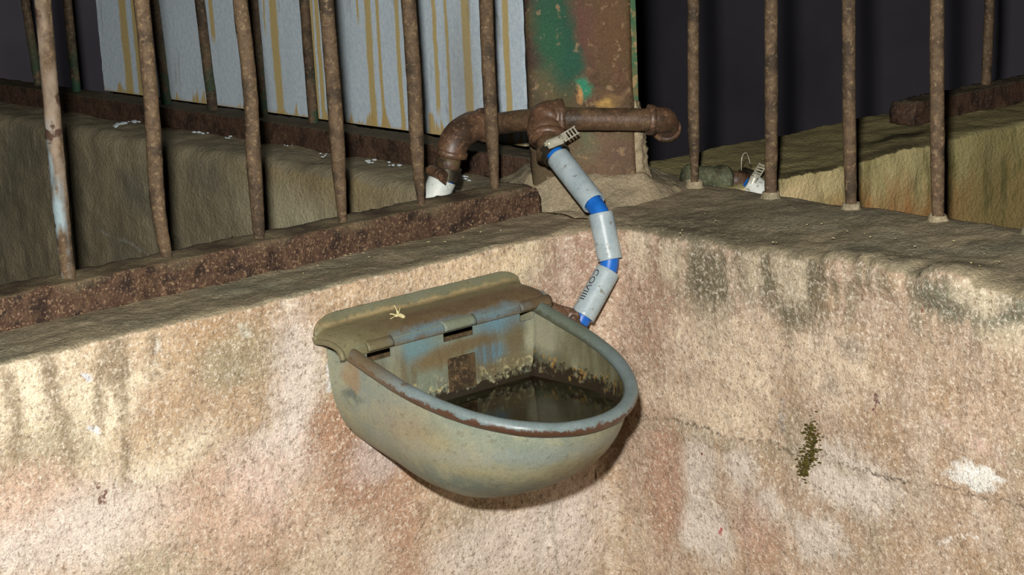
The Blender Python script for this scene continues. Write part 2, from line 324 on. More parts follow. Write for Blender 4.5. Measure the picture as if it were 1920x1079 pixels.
        col = bl((-.195,-.05,-.098), (.02,.1,.025), (108,94,66), .85); col = bl((-.37,-.05,-.09), (.012,.1,.03), (146,140,112), .7)
        col = bl((-.172,-.05,-.105), (.008,.1,.03), (164,162,136), .8); col = bl((-.157,-.05,-.10), (.005,.1,.06), (70,58,48), .8)
        col = bl((-.21,-.05,-.124), (.05,.1,.010), (116,104,74), .85); col = t.mix(t.ma('MULTIPLY', t.rng(s, .52, .6, 0, .6), t.rng(t.Z, -.07, -.09)), col, (104,88,58))
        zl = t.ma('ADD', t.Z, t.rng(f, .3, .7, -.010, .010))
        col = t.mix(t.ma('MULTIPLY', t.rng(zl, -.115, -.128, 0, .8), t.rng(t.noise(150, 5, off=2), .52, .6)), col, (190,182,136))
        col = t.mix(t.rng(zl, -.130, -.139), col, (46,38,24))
    col = grain(t, col, .84, 1.16, 480)
    return t.out(col, t.ma('ADD', n, t.ma('MULTIPLY', f, .5)), .25, .0015, rough)
MBODY, MRIM, MHOOD, MPLATE = [mat_bowl(k) for k in ('body','rim','hood','plate')]
t, c, h = mat_rust('rust_patch_and_slot_shade', (78,62,38), (98,80,52), (60,48,32), 1.2, .3, (140,112,78), .5); MPATCH = t.out(c, h, .6, .0015)  # rust of the square patch; its dark brown also paints the shade behind the slots
t = NT('dirty_water', .06, spec=.6); t.b.inputs['IOR'].default_value = 1.33
c = t.mix(t.rng(t.noise(18, 5), .42, .6), (30,23,13), (44,46,30)); c = t.mix(t.rng(t.noise(70, 4, off=3), .6, .7, 0, .5), c, (84,72,44)); MWATER = t.out(c, t.noise(30, 2), .03, .001)
def mat_panel():
    t = NT('painted_board', .6, spec=.2); t.warp(.0035, 14, .0015, 70)
    n = t.noise(120, 5, rough=.7)
    col = t.mix(t.rng(n, .35, .65), (194,212,224), (216,228,234))
    col = t.mix(t.rng(t.noise(9, 5, (1,1,.2), off=2), .5, .65, 0, .5), col, (184,196,200))
    x = t.n.new('ShaderNodeSeparateXYZ'); t.l.new(t.W, x.inputs[0]); Y = x.outputs[1]; Z = x.outputs[2]
    PX = .205
    for px, w, zlow in [(187,5,0),(242,7,0),(262,4,0),(407,4,75),(506,1.5,60),(523,7,0),(592,5,0),(604,4,0),(634,4,0),(680,2,40),(699,6,0),(717,3,0),(753,4,0),(822,4,210),(844,3,0),(881,8,0),(956,6,0)]:
        P0 = onx(px, 100, PX); wy = abs(onx(px+w, 100, PX).y-P0.y)
        d = t.ma('ABSOLUTE', t.ma('SUBTRACT', Y, P0.y)); m = t.rng(d, wy*1.15, wy*.75, 0, .92)
        if zlow:
            z0 = onx(px, zlow, PX).z; m = t.ma('MULTIPLY', m, t.rng(t.Z, z0-.01, z0+.01))
        col = t.mix(m, col, (200,176,108))
    zz = t.ma('SUBTRACT', t.Z, t.rng(t.noise(45, 3, (1,1,.12), off=4), .5, .75, 0, .04))
    col = t.mix(t.rng(zz, .038, .032, 0, .9), col, (198,170,104))
    col = t.mix(t.rng(t.noise(40, 4, (1,1,.15), off=8), .6, .7, 0, .45), col, (140,136,120))
    col = t.mix(t.blob(tuple(onx(870,150,PX)), (.1,.03,.09), .9, .45), col, (136,132,124))
    return t.out(grain(t, col, .88, 1.12, 400), n, .3, .002)
MPANEL = mat_panel()
def plain(name, a, b, rough, spec=.4, metal=0, sc=60, spots=None):
    t = NT(name, rough, metal, spec); c = t.mix(t.rng(t.noise(sc, 5), .35, .65), a, b)
    if spots: c = t.mix(t.rng(t.noise(110, 4, off=5), .62, .7, 0, .8), c, spots); c = t.mix(t.rng(t.noise(24, 4, off=2), .62, .72, 0, .5), c, spots)
    return t.out(grain(t, c, .92, 1.08, 400), t.noise(200, 3), .15, .001)
MSLEEVE = plain('grey_plastic', (158,174,178), (176,190,192), .38, .5, spots=(118,104,86))
MSLEEVEW = plain('white_plastic', (206,214,206), (224,228,218), .5, .4, spots=(150,150,138))
MBLUE = plain('blue_plastic', (22,96,186), (30,112,204), .4, .5, spots=(40,70,110))
MSTEEL = plain('tarnished_steel', (178,174,150), (214,212,194), .3, .8, .25, spots=(70,60,44))
MSTEELD = plain('dark_clamp_band', (62,56,46), (92,86,70), .4, .5, .6)
MSTRAW = plain('dry_straw', (206,196,142), (222,212,160), .8, .2)
MLIME = plain('lime_crumb', (186,200,204), (210,218,218), .8, .2)
MMOSS = plain('dark_moss', (62,56,26), (98,88,42), .9, .1, sc=200)
MINK = plain('black_ink', (34,34,46), (50,50,62), .5)
MDARK = plain('sooty_plaster', (104,101,110), (116,113,122), .9, .1, sc=3)
MFLOOR = plain('dirt_floor', (92,82,66), (110,98,80), .95, .1, sc=8)

# ------------------------------------------------------------------ objects
def tag(o, label=None, cat=None, group=None, kind=None):
    if label: o['label'] = label
    if cat: o['category'] = cat
    if group: o['group'] = group
    if kind: o['kind'] = kind
    return o
def thing(name, loc, label, cat, group=None):
    o = bpy.data.objects.new(name, None); C.objects.link(o); o.location = loc; o.empty_display_size = .03
    return tag(o, label, cat, group)
def obj(name, bm, mat, parent=None, smooth=True):
    bmesh.ops.recalc_face_normals(bm, faces=bm.faces)
    me = bpy.data.meshes.new(name); o = bpy.data.objects.new(name, me)
    W = V((0,0,0)); p = parent
    while p: W += p.location; p = p.parent
    if parent is None:
        # origin at the middle of the foot
        xs = [v.co for v in bm.verts]; W = V(((min(a.x for a in xs)+max(a.x for a in xs))/2, (min(a.y for a in xs)+max(a.y for a in xs))/2, min(a.z for a in xs)))
        o.location = W
    bmesh.ops.translate(bm, verts=bm.verts, vec=-W)
    for f in bm.faces: f.smooth = smooth
    bm.to_mesh(me); bm.free(); me.materials.append(mat); C.objects.link(o)
    if parent: o.parent = parent
    return o
def struct(name, bm, mat, smooth=True): return tag(obj(name, bm, mat, None, smooth), kind='structure')
def fb(p, a, s): return noise.fractal(V(p)*s, 1., 2., 4)*a
def box(bm, lo, hi, frame=None):
    """box lo..hi; frame = (origin, ex, ey, ez) for a turned box"""
    O, ex, ey, ez = frame or (V((0,0,0)), V((1,0,0)), V((0,1,0)), V((0,0,1)))
    vs = [bm.verts.new(O+ex*x+ey*y+ez*z) for x in (lo[0],hi[0]) for y in (lo[1],hi[1]) for z in (lo[2],hi[2])]
    return [bm.faces.new([vs[i] for i in q]) for q in ((0,1,3,2),(4,6,7,5),(0,4,5,1),(2,3,7,6),(0,2,6,4),(1,5,7,3))]
def grid(bm, P, closed_u=False, closed_v=False):
    nu, nv = len(P), len(P[0]); vs = [[bm.verts.new(p) for p in r] for r in P]
    for i in range(nu if closed_u else nu-1):
        for j in range(nv if closed_v else nv-1):
            a, b, c, d = vs[i][j], vs[(i+1)%nu][j], vs[(i+1)%nu][(j+1)%nv], vs[i][(j+1)%nv]
            try: bm.faces.new((a, b, c, d))
            except ValueError: pass
    return vs
def spline(pts, n):
    """smooth curve through pts, n steps per span"""
    pts = [V(p) for p in pts]; out = []
    P = [pts[0]*2-pts[1]]+pts+[pts[-1]*2-pts[-2]]
    for i in range(1, len(P)-2):
        for k in range(n):
            u = k/n; a, b, c, d = P[i-1:i+3]
            out.append(.5*((2*b)+(c-a)*u+(2*a-5*b+4*c-d)*u*u+(3*b-a-3*c+d)*u**3))
    out.append(pts[-1]); return out
def tube(bm, pts, rad, n=20, cap=True, lump=0, inner=None, noise_s=60):
    """swept tube; rad a number or one per point"""
    pts = [V(p) for p in pts]; m = len(pts); rad = rad if isinstance(rad, (list, tuple)) else [rad]*m
    tn = [(pts[min(i+1, m-1)]-pts[max(i-1, 0)]).normalized() for i in range(m)]
    x = tn[0].orthogonal().normalized(); rings = []
    for i in range(m):
        x = (x-tn[i]*x.dot(tn[i])).normalized(); y = tn[i].cross(x); ring = []
        for k in range(n):
            a = 2*math.pi*k/n; d = x*math.cos(a)+y*math.sin(a); r = rad[i]
            p = pts[i]+d*r
            if lump: p += d*noise.fractal(p*noise_s, 1., 2., 3)*lump
            ring.append(p)
        rings.append(ring)
    vs = grid(bm, rings, closed_v=True)
    if inner:
        r2 = [[pts[i]+(q-pts[i])*(inner/rad[i]) for q in rings[i]] for i in (0, m-1)]
        k = min(3, m-1)
        for e, i in ((0, 0), (1, m-1)):
            a = [bm.verts.new(q) for q in r2[e]]
            dv = (tn[0] if e == 0 else -tn[-1])*min(.006, (pts[-1]-pts[0]).length*.3); b = [bm.verts.new(q+dv) for q in r2[e]]
            for j in range(n):
                bm.faces.new((vs[i][j], vs[i][(j+1)%n], a[(j+1)%n], a[j])); bm.faces.new((a[j], a[(j+1)%n], b[(j+1)%n], b[j]))
            bm.faces.new(b)
    elif cap: bm.faces.new(vs[0]); bm.faces.new(vs[-1])
    return vs

# ---- concrete walls: a profile (across, z, roughness) swept along x or y
def dens(prof, step):
    out = []
    for (a, b) in zip(prof, prof[1:]):
        n = max(1, int(math.hypot(b[0]-a[0], b[1]-a[1])/step(b))); out += [tuple(a[k]+(b[k]-a[k])*i/n for k in range(3)) for i in range(n)]
    return out+[prof[-1]]
def wall(name, axis, a0, a1, prof, mat, step=.006, shape=None):
    bm = bmesh.new(); prof = dens(prof, lambda q: .006 if q[1] > -.12 else .03 if q[1] > -.5 else .2)
    n = int((a1-a0)/step); P = []
    nr = []
    for i in range(len(prof)):
        a, b = prof[max(i-1,0)], prof[min(i+1,len(prof)-1)]; t = V((b[0]-a[0], b[1]-a[1])); t = t.normalized() if t.length > 0 else V((0,1)); nr.append((-t.y, t.x))
    for k in range(n+1):
        s = a0+(a1-a0)*k/n; row = []
        for (c, z, am), (nx, nz) in zip(prof, nr):
            p = V((s, c, z)) if axis == 'x' else V((c, s, z))
            h = am*(noise.fractal(p*9, 1., 2., 3)*.0035+noise.fractal(p*45+V((3,1,7)), 1., 2., 3)*.0014)
            c2, z2 = c+nx*h, z+nz*h
            if shape: c2, z2 = shape(s, c2, z2)
            row.append(V((s, c2, z2)) if axis == 'x' else V((c2, s, z2)))
        P.append(row)
    vs = grid(bm, P); bm.faces.new(vs[0]); bm.faces.new(vs[-1])
    return struct(name, bm, mat)
def arris(c0, c1, zt, r, zf=-1.1, zb=None, r2=None):
    r2 = r2 or r; zb = zt if zb is None else zb
    p = [(c0, zf, 1), (c0, zt-r, 1.2)]
    p += [(c0+r-r*math.cos(a), zt-r+r*math.sin(a), 1.6) for a in (.4, .8, 1.2)]
    p += [(c0+r, zt, 1.3), (c1-r2, zb, 1)]+[(c1-r2+r2*math.sin(a), zb-r2+r2*math.cos(a), 1.2) for a in (.5, 1.)]+[(c1, zb-r2, 1), (c1, zf, 1)]
    return p
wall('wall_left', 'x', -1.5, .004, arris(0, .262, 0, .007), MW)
def lip(s, c, z):
    # smeared mortar lip with bulges along the front arris
    if s > -.03: return c, z
    e = max(0, 1-abs(c-.012)/.05)*max(0, min(1, (z+.05)/.03))
    k = noise.noise(V((s*11, 3.3, 0)))*.5+.5; b = 0
    for y0, w in ((-.372,.030),(-.405,.016),(-.432,.02),(-.505,.035)): b += max(0, 1-((s-y0)/w)**2)**.5*.010 if abs(s-y0) < w else 0
    z += e*(b+.004*k)
    if z > -.028 and c < .02: c -= (b*.5+.003*k)*max(0, min(1, (z+.028)/.01))
    return c, z
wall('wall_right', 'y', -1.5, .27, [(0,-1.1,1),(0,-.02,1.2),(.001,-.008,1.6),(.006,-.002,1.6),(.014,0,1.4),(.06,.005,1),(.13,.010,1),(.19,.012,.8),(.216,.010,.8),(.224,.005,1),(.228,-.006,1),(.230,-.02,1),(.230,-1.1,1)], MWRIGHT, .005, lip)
wall('wall_rear_left', 'y', .262, 3.2, arris(.03, .262, 0, .022), MWR, .012)
wall('wall_rear_right', 'x', .229, 3.2, arris(.02, .262, 0, .008), MWR, .012)
# rounded mortar fillet in the inner corner and the heap round the post
bm = bmesh.new(); P = []
for z in [-1.1,-.8,-.6]+[-.5+.5*i/60 for i in range(61)]:
    R = .028+.062*max(0, min(1, (z+.16)/.16))**2; k = max(0, (z+.012)/.012); ins = .006*k*k; row = []
    zz = z if z < -.012 else -.012+.012*math.sin(k*math.pi/2)*.9
    for j in range(25):
        a = math.pi/2*j/24; p = V((-R+R*math.sin(a), -R+R*math.cos(a), zz)); o = V((-math.sin(a), -math.cos(a), 0))
        p += o*(fb(p, .0022, 14)+fb(p, .001, 60))-o*ins; row.append(p)
    P.append(row)
for f in (.8, .6, .4, .2, 0):
    row = []
    for j, q in enumerate(P[63]):
        c = V((.02, .02, 0)); p = c+(q-c)*f; p.z = -.001+.008*(1-f)+fb(p, .0018, 30); row.append(p)
    P.append(row)
grid(bm, P); struct('trim_1', bm, MWCORNER)
PC = DIAG*.175+SIDE*(ond(1092, 200, .12).dot(SIDE))   # centre of the post
bm = bmesh.new(); P = []
for i in range(101):
    row = []
    for j in range(101):
        x, y = -.014+.324*i/100, -.014+.364*j/100; q = V((x, y, 0))-PC
        a, b = abs(q.dot(SIDE)), abs(q.dot(DIAG)); d = math.hypot(max(0, a-.07), max(0, b-.052))
        z = -.008+.024*math.exp(-(d/.085)**2)+.014*math.exp(-(d/.016)**2)
        ang = noise.noise(V((x*14, y*14, 4)))*.5+1
        z = z*1. + .010*math.exp(-(d/.05)**2)*ang+fb((x,y,0), .0035, 22)+fb((x,y,1), .0014, 80)
        ed = min(x+.014, .31-x, y+.014, .35-y)/.05; z -= .03*max(0, 1-ed)
        row.append(V((x, y, z)))
    P.append(row)
grid(bm, P); struct('trim_2', bm, MWLEDGE)

# ---- post of flaking green steel
post = thing('corner_post', (PC.x, PC.y, .0), 'square steel post with flaking green paint where the walls cross', 'post')
fr = (V((PC.x, PC.y, 0)), SIDE, DIAG, V((0,0,1)))
wL, wR = ond(987, 100, .12).dot(SIDE)-PC.dot(SIDE), ond(1186, 100, .12).dot(SIDE)-PC.dot(SIDE)
bm = bmesh.new(); P = []
pr = [(wL,.055),(wL,-.047),(wL+.002,-.053),(wL+.008,-.055),(wR-.006,-.055),(wR-.001,-.053),(wR,-.048),(wR,.055)]
prd = []
for a, b in zip(pr, pr[1:]+pr[:1]):
    m = max(1, int(math.hypot(b[0]-a[0], b[1]-a[1])/.008)); prd += [(a[0]+(b[0]-a[0])*i/m, a[1]+(b[1]-a[1])*i/m) for i in range(m)]
for k in range(90):
    z = -.02+1.12*k/89; row = []
    for a, b in prd:
        p = fr[0]+SIDE*a+DIAG*b+V((0,0,z)); l = V((a,b,0)).normalized(); p += (SIDE*l.x+DIAG*l.y)*fb(p, .0016, 30); row.append(p)
    P.append(row)
vs = grid(bm, P, closed_v=True); bm.faces.new(vs[0]); bm.faces.new(vs[-1]); obj('shaft', bm, MPOST, post)
bm = bmesh.new(); P = []
for k in range(120):   # flange standing back along the right edge
    z = .06+1.04*k/119; w = .007+noise.noise(V((0,0,z*40)))*.0012
    P.append([fr[0]+SIDE*(wR+x)+DIAG*y+V((0,0,z)) for x, y in ((-.002,-.035),(w,-.035),(w,-.028),(-.002,-.028))])
vs = grid(bm, P, closed_v=True); bm.faces.new(vs[0]); bm.faces.new(vs[-1]); obj('flange', bm, MFLA, post, False)
bm = bmesh.new()          # crust of old mortar on the right flank and the foot
P = []
for k in range(46):
    z = .005+.125*k/45; row = []
    for j in range(40):
        a = 2*math.pi*j/40; w = .013*max(0.05, min(1, (.130-z)/.012))**.5
        if z > .112: w *= .7
        if z < .05: w += (.05-z)*.35
        p = fr[0]+SIDE*(wR+.002+w*math.cos(a))+DIAG*(-.02+.030*math.sin(a))+V((0,0,z)); p += (SIDE*math.cos(a)+DIAG*math.sin(a))*(fb(p, .004, 60)+fb(p,.0025,150)); row.append(p)
    P.append(row)
vs = grid(bm, P, closed_v=True); bm.faces.new(vs[0]); bm.faces.new(vs[-1]); obj('mortar_crust', bm, MWLEDGE, post)

# ---- fences
def bar_from(px_pts, plane, width, taper=0., top=1.0):
    """points of one bar up its length, from the places seen along it"""
    pts = [plane(x, y) for x, y in px_pts]; pts.sort(key=lambda p: p.z)
    d = pts[-1]-pts[0]; d = V((d.x/d.z, d.y/d.z, 1))
    base = pts[0]-V((0,0,.012)); hi = pts[-1]
    out = spline([base]+pts, 8)
    k = 1
    while out[-1].z < top-.03: out.append(out[-1]+V((d.x*.1, d.y*.1, 1))*.04)
    r0 = width/2*depth(pts[len(pts)//2])/FPX
    rad = [r0*(1-taper*max(0, 1-(p.z-pts[0].z)/.07)) for p in out]
    return out, rad
def fence(name, loc, label, bars, rail=None, rmat=MRAIL, top=None):
    t = thing(name, loc, label, 'fence')
    if rail:
        axis, a0, a1, c0, c1, z1, lump = rail; bm = bmesh.new(); P = []
        n = int((a1-a0)/.006)
        pr = [(c0,-.003),(c0,z1-.004),(c0+.001,z1-.001),(c0+.004,z1),(c1-.004,z1),(c1,z1-.003),(c1,-.003)]
        prd = []
        for a, b in zip(pr, pr[1:]+pr[:1]):
            m = max(1, int(math.hypot(b[0]-a[0], b[1]-a[1])/.005)); prd += [(a[0]+(b[0]-a[0])*i/m, a[1]+(b[1]-a[1])*i/m) for i in range(m)]
        for k in range(n+1):
            s = a0+(a1-a0)*k/n; row = []; e = min(1, (s-a0)/.02+.6, (a1-s)/.02+.6)
            for c, z in prd:
                p = V((s, c, z*e)) if axis == 'x' else V((c, s, z*e)); h = fb(p, .0018*lump, 25)+fb(p, .0012*lump, 90)
                d = V((0, c-(c0+c1)/2, z-z1/2)).normalized()*h; p += d if axis == 'x' else V((d.y, 0, d.z)); row.append(p)
            P.append(row)
        vs = grid(bm, P, closed_v=True); bm.faces.new(vs[0]); bm.faces.new(vs[-1]); obj('bottom_rail', bm, rmat, t)
    ends = []
    for pts, rad, m in bars:
        bm = bmesh.new(); tube(bm, pts, rad, 18, lump=.0007); obj('bar', bm, m, t); ends.append(pts[-1])
    if top:
        a, b = top; bm = bmesh.new(); tube(bm, [V(a), V(b)], .014, 14); obj('top_rail', bm, MBAR, t)
    return t
pa = lambda x, y: ony(x, y, .137)
LA = [([(80,0),(97,200),(110,350),(118,430),(128,520)],31,.1),([(265,0),(284,200),(293,350),(303,430),(312,480)],29,.2),([(450,0),(467,150),(476,300),(483,400),(486,446)],28,.2),
      ([(611,0),(628,200),(636,330),(642,409)],28,.35),([(766,0),(776,150),(783,300),(790,380)],28,.5),([(911,0),(917,150),(924,280),(928,350)],26,.4)]
bars = [bar_from(p, pa, w, tp)+(MBARP if i == 0 else MBAR,) for i, (p, w, tp) in enumerate(LA)]
for k in (1, 2, 3): bars.insert(0, ([q-V((.12*k,0,0)) for q in bars[k-1 if k == 1 else 0][0]] if k == 1 else [q-V((.12,0,0)) for q in bars[0][0]], bars[0][1], MBAR))
fence('bar_fence', (-.6,.137,0), 'rusty round bars on a thick rusted bottom rail above the left wall', bars, ('x', -1.45, .0, .112, .166, .036, 1.5), MRAIL, ((-1.4,.137,1.0),(-.03,.137,1.0)))
pb = lambda x, y: onx(x, y, .195)
LB = [([(1300,0),(1300,200),(1302,290),(1302,351)],22,.45),([(1446,0),(1446,250),(1445,367)],25,.1),([(1591,0),(1592,200),(1596,383)],25,.15),([(1757,0),(1757,200),(1759,406)],27,.15)]
bars = [bar_from(p, pb, w, tp)+(MBAR,) for p, w, tp in LB]
dy = bars[3][0][0]-bars[2][0][0]
bars.append(([q+dy for q in bars[3][0]], bars[3][1], MBAR)); bars.append(([q+dy*2 for q in bars[3][0]], bars[3][1], MBAR))
fb_ = fence('bar_fence', (.195,-.3,.015), 'rusty bars set straight into the mortar of the right wall, in front of darkness', bars, None, None, ((.195,-.85,1.0),(.195,.0,1.0)))
for pts, rad, m in bars:      # cones of mortar smeared round the feet
    bm = bmesh.new(); c = pts[0].copy(); P = []
    for k in range(8):
        r = .019-.0095*math.sin(k/7*math.pi/2)**.8; row = []
        for j in range(24):
            a = 2*math.pi*j/24; p = V((c.x+r*math.cos(a), c.y+r*math.sin(a)*1.2, .007+.012*(k/7)**1.6)); p += V((math.cos(a), math.sin(a), .3))*fb(p, .002, 70); row.append(p)
        P.append(row)
    grid(bm, P, closed_v=True); obj('mortar_foot', bm, MWLEDGE, fb_)
prl = lambda x, y: onx(x, y, .163)
LR = [[(47,0),(70,145)],[(126,0),(142,157)],[(288,0),(311,186)],[(374,0),(398,200)],[(474,0),(493,216)],[(570,0),(588,233)]]
bars = [bar_from(p, prl, 19 if i > 1 else 17)+(MBARG,) for i, p in enumerate(LR)]
fence('bar_fence', (.163,1.2,0), 'far rusty bars with green paint at their feet, behind the left fence', bars, ('y', .27, 3.0, .132, .190, .034, 1.2), MRAILR, ((.163,.5,1.0),(.163,2.2,1.0)))
prr = lambda x, y: ony(x, y, .165)
b0 = bar_from([(1856,0),(1849,152)], prr, 19)+(MBAR,)
b1 = ([q+V((.12,0,0)) for q in b0[0]], b0[1], MBAR)
fence('bar_fence', (1.1,.165,0), 'far rusted rail with a single bar in view, at the right edge', [b0, b1], ('x', .80, 3.0, .142, .190, .034, 2.2), MRAILR, ((.9,.165,1.0),(2.8,.165,1.0)))

# ---- painted board behind the rear left bars
bm = bmesh.new(); P = []
y0, y1 = onx(983, 0, .205).y, onx(184, 0, .205).y
zs = [.0335+.9*k/150 for k in range(151)]; ys = [y0+(y1-y0)*j/60 for j in range(61)]
for z in zs:
    f = [V((.200, y, z)) for y in ys]; e = .006*noise.fractal(V((0, 5, z*28)), 1., 2., 4)+.004; e2 = .003*noise.fractal(V((0, 9, z*30)), 1., 2., 4)
    f[0].y += e; f[-1].y += e2
    b = [p+V((.010,0,0)) for p in reversed(f)]; P.append(f+b)
vs = grid(bm, P, closed_v=True); bm.faces.new(vs[0]); bm.faces.new(vs[-1])
tag(obj('painted_board', bm, MPANEL, None, False), 'pale blue-white board with yellow paint runs standing behind the far left bars', 'board')

# ---- drinking bowl
CX, TAN = -.2915, .26
def rimz(y): return -.070+TAN*(y+.06)
bowl = thing('drinking_bowl', (CX, 0, -.265), 'grey-green metal livestock drinking bowl with rusty rolled rim mounted on left wall', 'drinking bowl')
def U(s, a, f, ys, yb):
    """outline in plan, s in 0..1 from the back left round the front to the back right; a half width, f front, ys where the curve begins, yb back"""
    L1 = abs(yb-ys); arc = 1.25*(a+abs(f-ys)); T = 2*L1+arc; d = s*T
    if d < L1: return V((-a, yb-d, 0))
    if d > L1+arc: return V((a, ys+(d-L1-arc), 0))
    th = math.pi*(d-L1)/arc; e = 2/2.12
    cx, sx = math.cos(th), math.sin(th); return V((-a*math.copysign(abs(cx)**e, cx), ys+(f-ys)*abs(sx)**e, 0))
A0, F0, YS = .1325, -.283, -.11
NS = 96
def shell(off, n=30):
    rows = []
    for k in range(n+1):
        u = k/n; th = u*math.pi/2; dr0 = math.sin(th); sc = max(0, 1-dr0**3.2)**.5; sf = max(0, 1-dr0**2.3)**.55; dr = math.sin(th)**1.0
        # widest at the rim, then drawn in to a rounded bottom
        a = (A0-off)*(.10+.90*sc)*(1-.05*u); f = YS*.75+(F0-YS*.75+off)*(sf*.98+.02)*(1-.09*dr0); ys = YS*(.35+.65*sf); row = []
        for j in range(NS+1):
            p = U(j/NS, a, f, ys, 0.)
            zt = rimz(p.y if k == 0 else U(j/NS, A0-off, F0+off, YS, 0.).y)+.002
            if zt > -.075: zt = -.075+(zt+.075)*.3
            zb = -.242+off+.034*max(0, 1+p.y/.15); p.z = zt+(zb-zt)*dr; p.x += CX; row.append(p)
        rows.append(row)
    return rows
bm = bmesh.new(); lay = bm.verts.layers.float.new('inside')
vo = grid(bm, shell(0)); n0 = len(bm.verts); vi = grid(bm, shell(.0035)); bm.verts.ensure_lookup_table()
for v in bm.verts[n0:]: v[lay] = 1.
for j in range(NS): bm.faces.new((vo[0][j], vo[0][j+1], vi[0][j+1], vi[0][j]))
body = obj('bowl', bm, MBODY, bowl)
# rolled rim
bm = bmesh.new(); pts = []
for j in range(121):
    p = U(j/120, A0+.002, F0-.002, YS, -.048); p.z = rimz(p.y)+.0005; p.x += CX; pts.append(p)
tube(bm, pts, [.0078]*121, 16, lump=.0003, noise_s=40); obj('rim', bm, MRIM, bowl)
# hood and wall flange: one pressed sheet
XL, XR = -.441, -.142
def hood_prof(x):
    e = min(x-XL, XR-x); r = .034; q = max(0, 1-e/r); dz = r*(1-math.sqrt(max(0, 1-q*q)))*.62
    pr = [(-.003,-.0285),(-.003,-.034),(-.005,-.0405),(-.010,-.0425),(-.020,-.0435),(-.032,-.046),(-.042,-.050),(-.048,-.0555),(-.051,-.062),(-.0515,-.068)]
    o = []
    for i, (y, z) in enumerate(pr):
        w = 1-i/(len(pr)-1); o.append((y, z-dz*w*.9))
    return o
bm = bmesh.new(); P = []
for i in range(121):
    x = XL+(XR-XL)*i/120; P.append([V((x, y, z)) for y, z in [(q.x, q.y) for q in spline([(a, b, 0) for a, b in hood_prof(x)], 4)]])
vs = grid(bm, P)
ho = obj('hood', bm, MHOOD, bowl); md = ho.modifiers.new('thickness', 'SOLIDIFY'); md.thickness = .0028; md.offset = 0
# left and right end lips of the hood
for X_, s in ((XL, -1), (XR, 1)):
    bm = bmesh.new(); pr = hood_prof(X_); tube(bm, spline([V((X_, y-.001, z)) for y, z in pr[1:]], 4), .0034, 10); obj('hood_lip', bm, MRIM if s > 0 else MHOOD, bowl)
# front plate of the float chamber with three slots
xs = sorted(set([CX-.131, CX+.131, -.408,-.375, -.301,-.257, -.187,-.163]+[CX-.131+.262*i/30 for i in range(31)])); zs_ = [-.165,-.15,-.14,-.13,-.12,-.11,-.10,-.09,-.086,-.0785,-.0645,-.058]
slots = [(-.408,-.375),(-.301,-.257),(-.187,-.163)]
bm = bmesh.new(); SI = shell(.006, 60)
def pw_(z):
    w = .131
    for j in range(NS//2):
        for k in range(60):
            p, q = SI[k][j], SI[k+1][j]
            if p.z >= z > q.z:
                m = p.lerp(q, (p.z-z)/(p.z-q.z))
                if abs(m.y+.05) < .012: w = min(w, CX-m.x)
    return w
g = [[bm.verts.new((CX+max(-pw_(z), min(pw_(z), x-CX)), -.0505, z)) for z in zs_] for x in xs]
for i in range(len(xs)-1):
    for j in range(len(zs_)-1):
        xm, zm = (xs[i]+xs[i+1])/2, (zs_[j]+zs_[j+1])/2
        if -.0785 < zm < -.0645 and any(a < xm < b for a, b in slots): continue
        bm.faces.new((g[i][j], g[i+1][j], g[i+1][j+1], g[i][j+1]))
pl = obj('front_plate', bm, MPLATE, bowl, False); md = pl.modifiers.new('thickness', 'SOLIDIFY'); md.thickness = .002; md.offset = 0
for k, (a, b) in enumerate(slots):     # pressed hinge tabs over the slots
    bm = bmesh.new(); P = []; a2, b2 = (a-.001, b+.001) if k < 2 else (a-.001, XR+.002)
    for i in range(13):
        x = a2+(b2-a2)*i/12; P.append([V((x, -.0475-.0085*math.sin(q), -.0555-.0068*(1-math.cos(q))-.0005)) for q in [math.pi*.62*m/9 for m in range(10)]])
    grid(bm, P); tb = obj('hinge_tab', bm, MPLATE if k == 1 else MHOOD, bowl); md = tb.modifiers.new('thickness', 'SOLIDIFY'); md.thickness = .0022; md.offset = 0
bm = bmesh.new(); box(bm, (-.2975,-.0535,-.1375), (-.2575,-.0512,-.0985)); bmesh.ops.bevel(bm, geom=bm.edges[:], offset=.0008, segments=2, affect='EDGES')
tag(obj('square_patch', bm, MPATCH, pl, False), 'square rust-brown patch')
bm = bmesh.new(); box(bm, (CX-.112,-.006,-.165), (CX+.112,-.004,-.045)); obj('slot_shade_plate', bm, MPATCH, bowl, False)  # added dark sheet: the hood's shade inside the slots, put into its colour
bm = bmesh.new(); tube(bm, [V((-.40,-.026,-.100)), V((-.18,-.026,-.100))], .013, 16); obj('float', bm, MSLEEVE, bowl)
# water
bm = bmesh.new(); WZ = -.1455; sh = shell(.0045, 60); ring = []
for j in range(NS+1):
    for k in range(60):
        if sh[k][j].z >= WZ > sh[k+1][j].z:
            u = (sh[k][j].z-WZ)/(sh[k][j].z-sh[k+1][j].z); p = sh[k][j].lerp(sh[k+1][j], u); p.z = WZ
            if p.y < -.053: ring.append(p)
            break
ring = [V((ring[0].x, -.053, WZ))]+ring+[V((ring[-1].x, -.053, WZ))]
vs = [bm.verts.new(p) for p in ring]; bm.faces.new(vs); r = bmesh.ops.extrude_face_region(bm, geom=bm.faces[:]); bmesh.ops.translate(bm, verts=[v for v in r['geom'] if isinstance(v, bmesh.types.BMVert)], vec=(0,0,-.004))
tag(obj('drinking_water', bm, MWATER, None, False), 'dark murky water standing in the drinking bowl', 'water', kind='stuff')

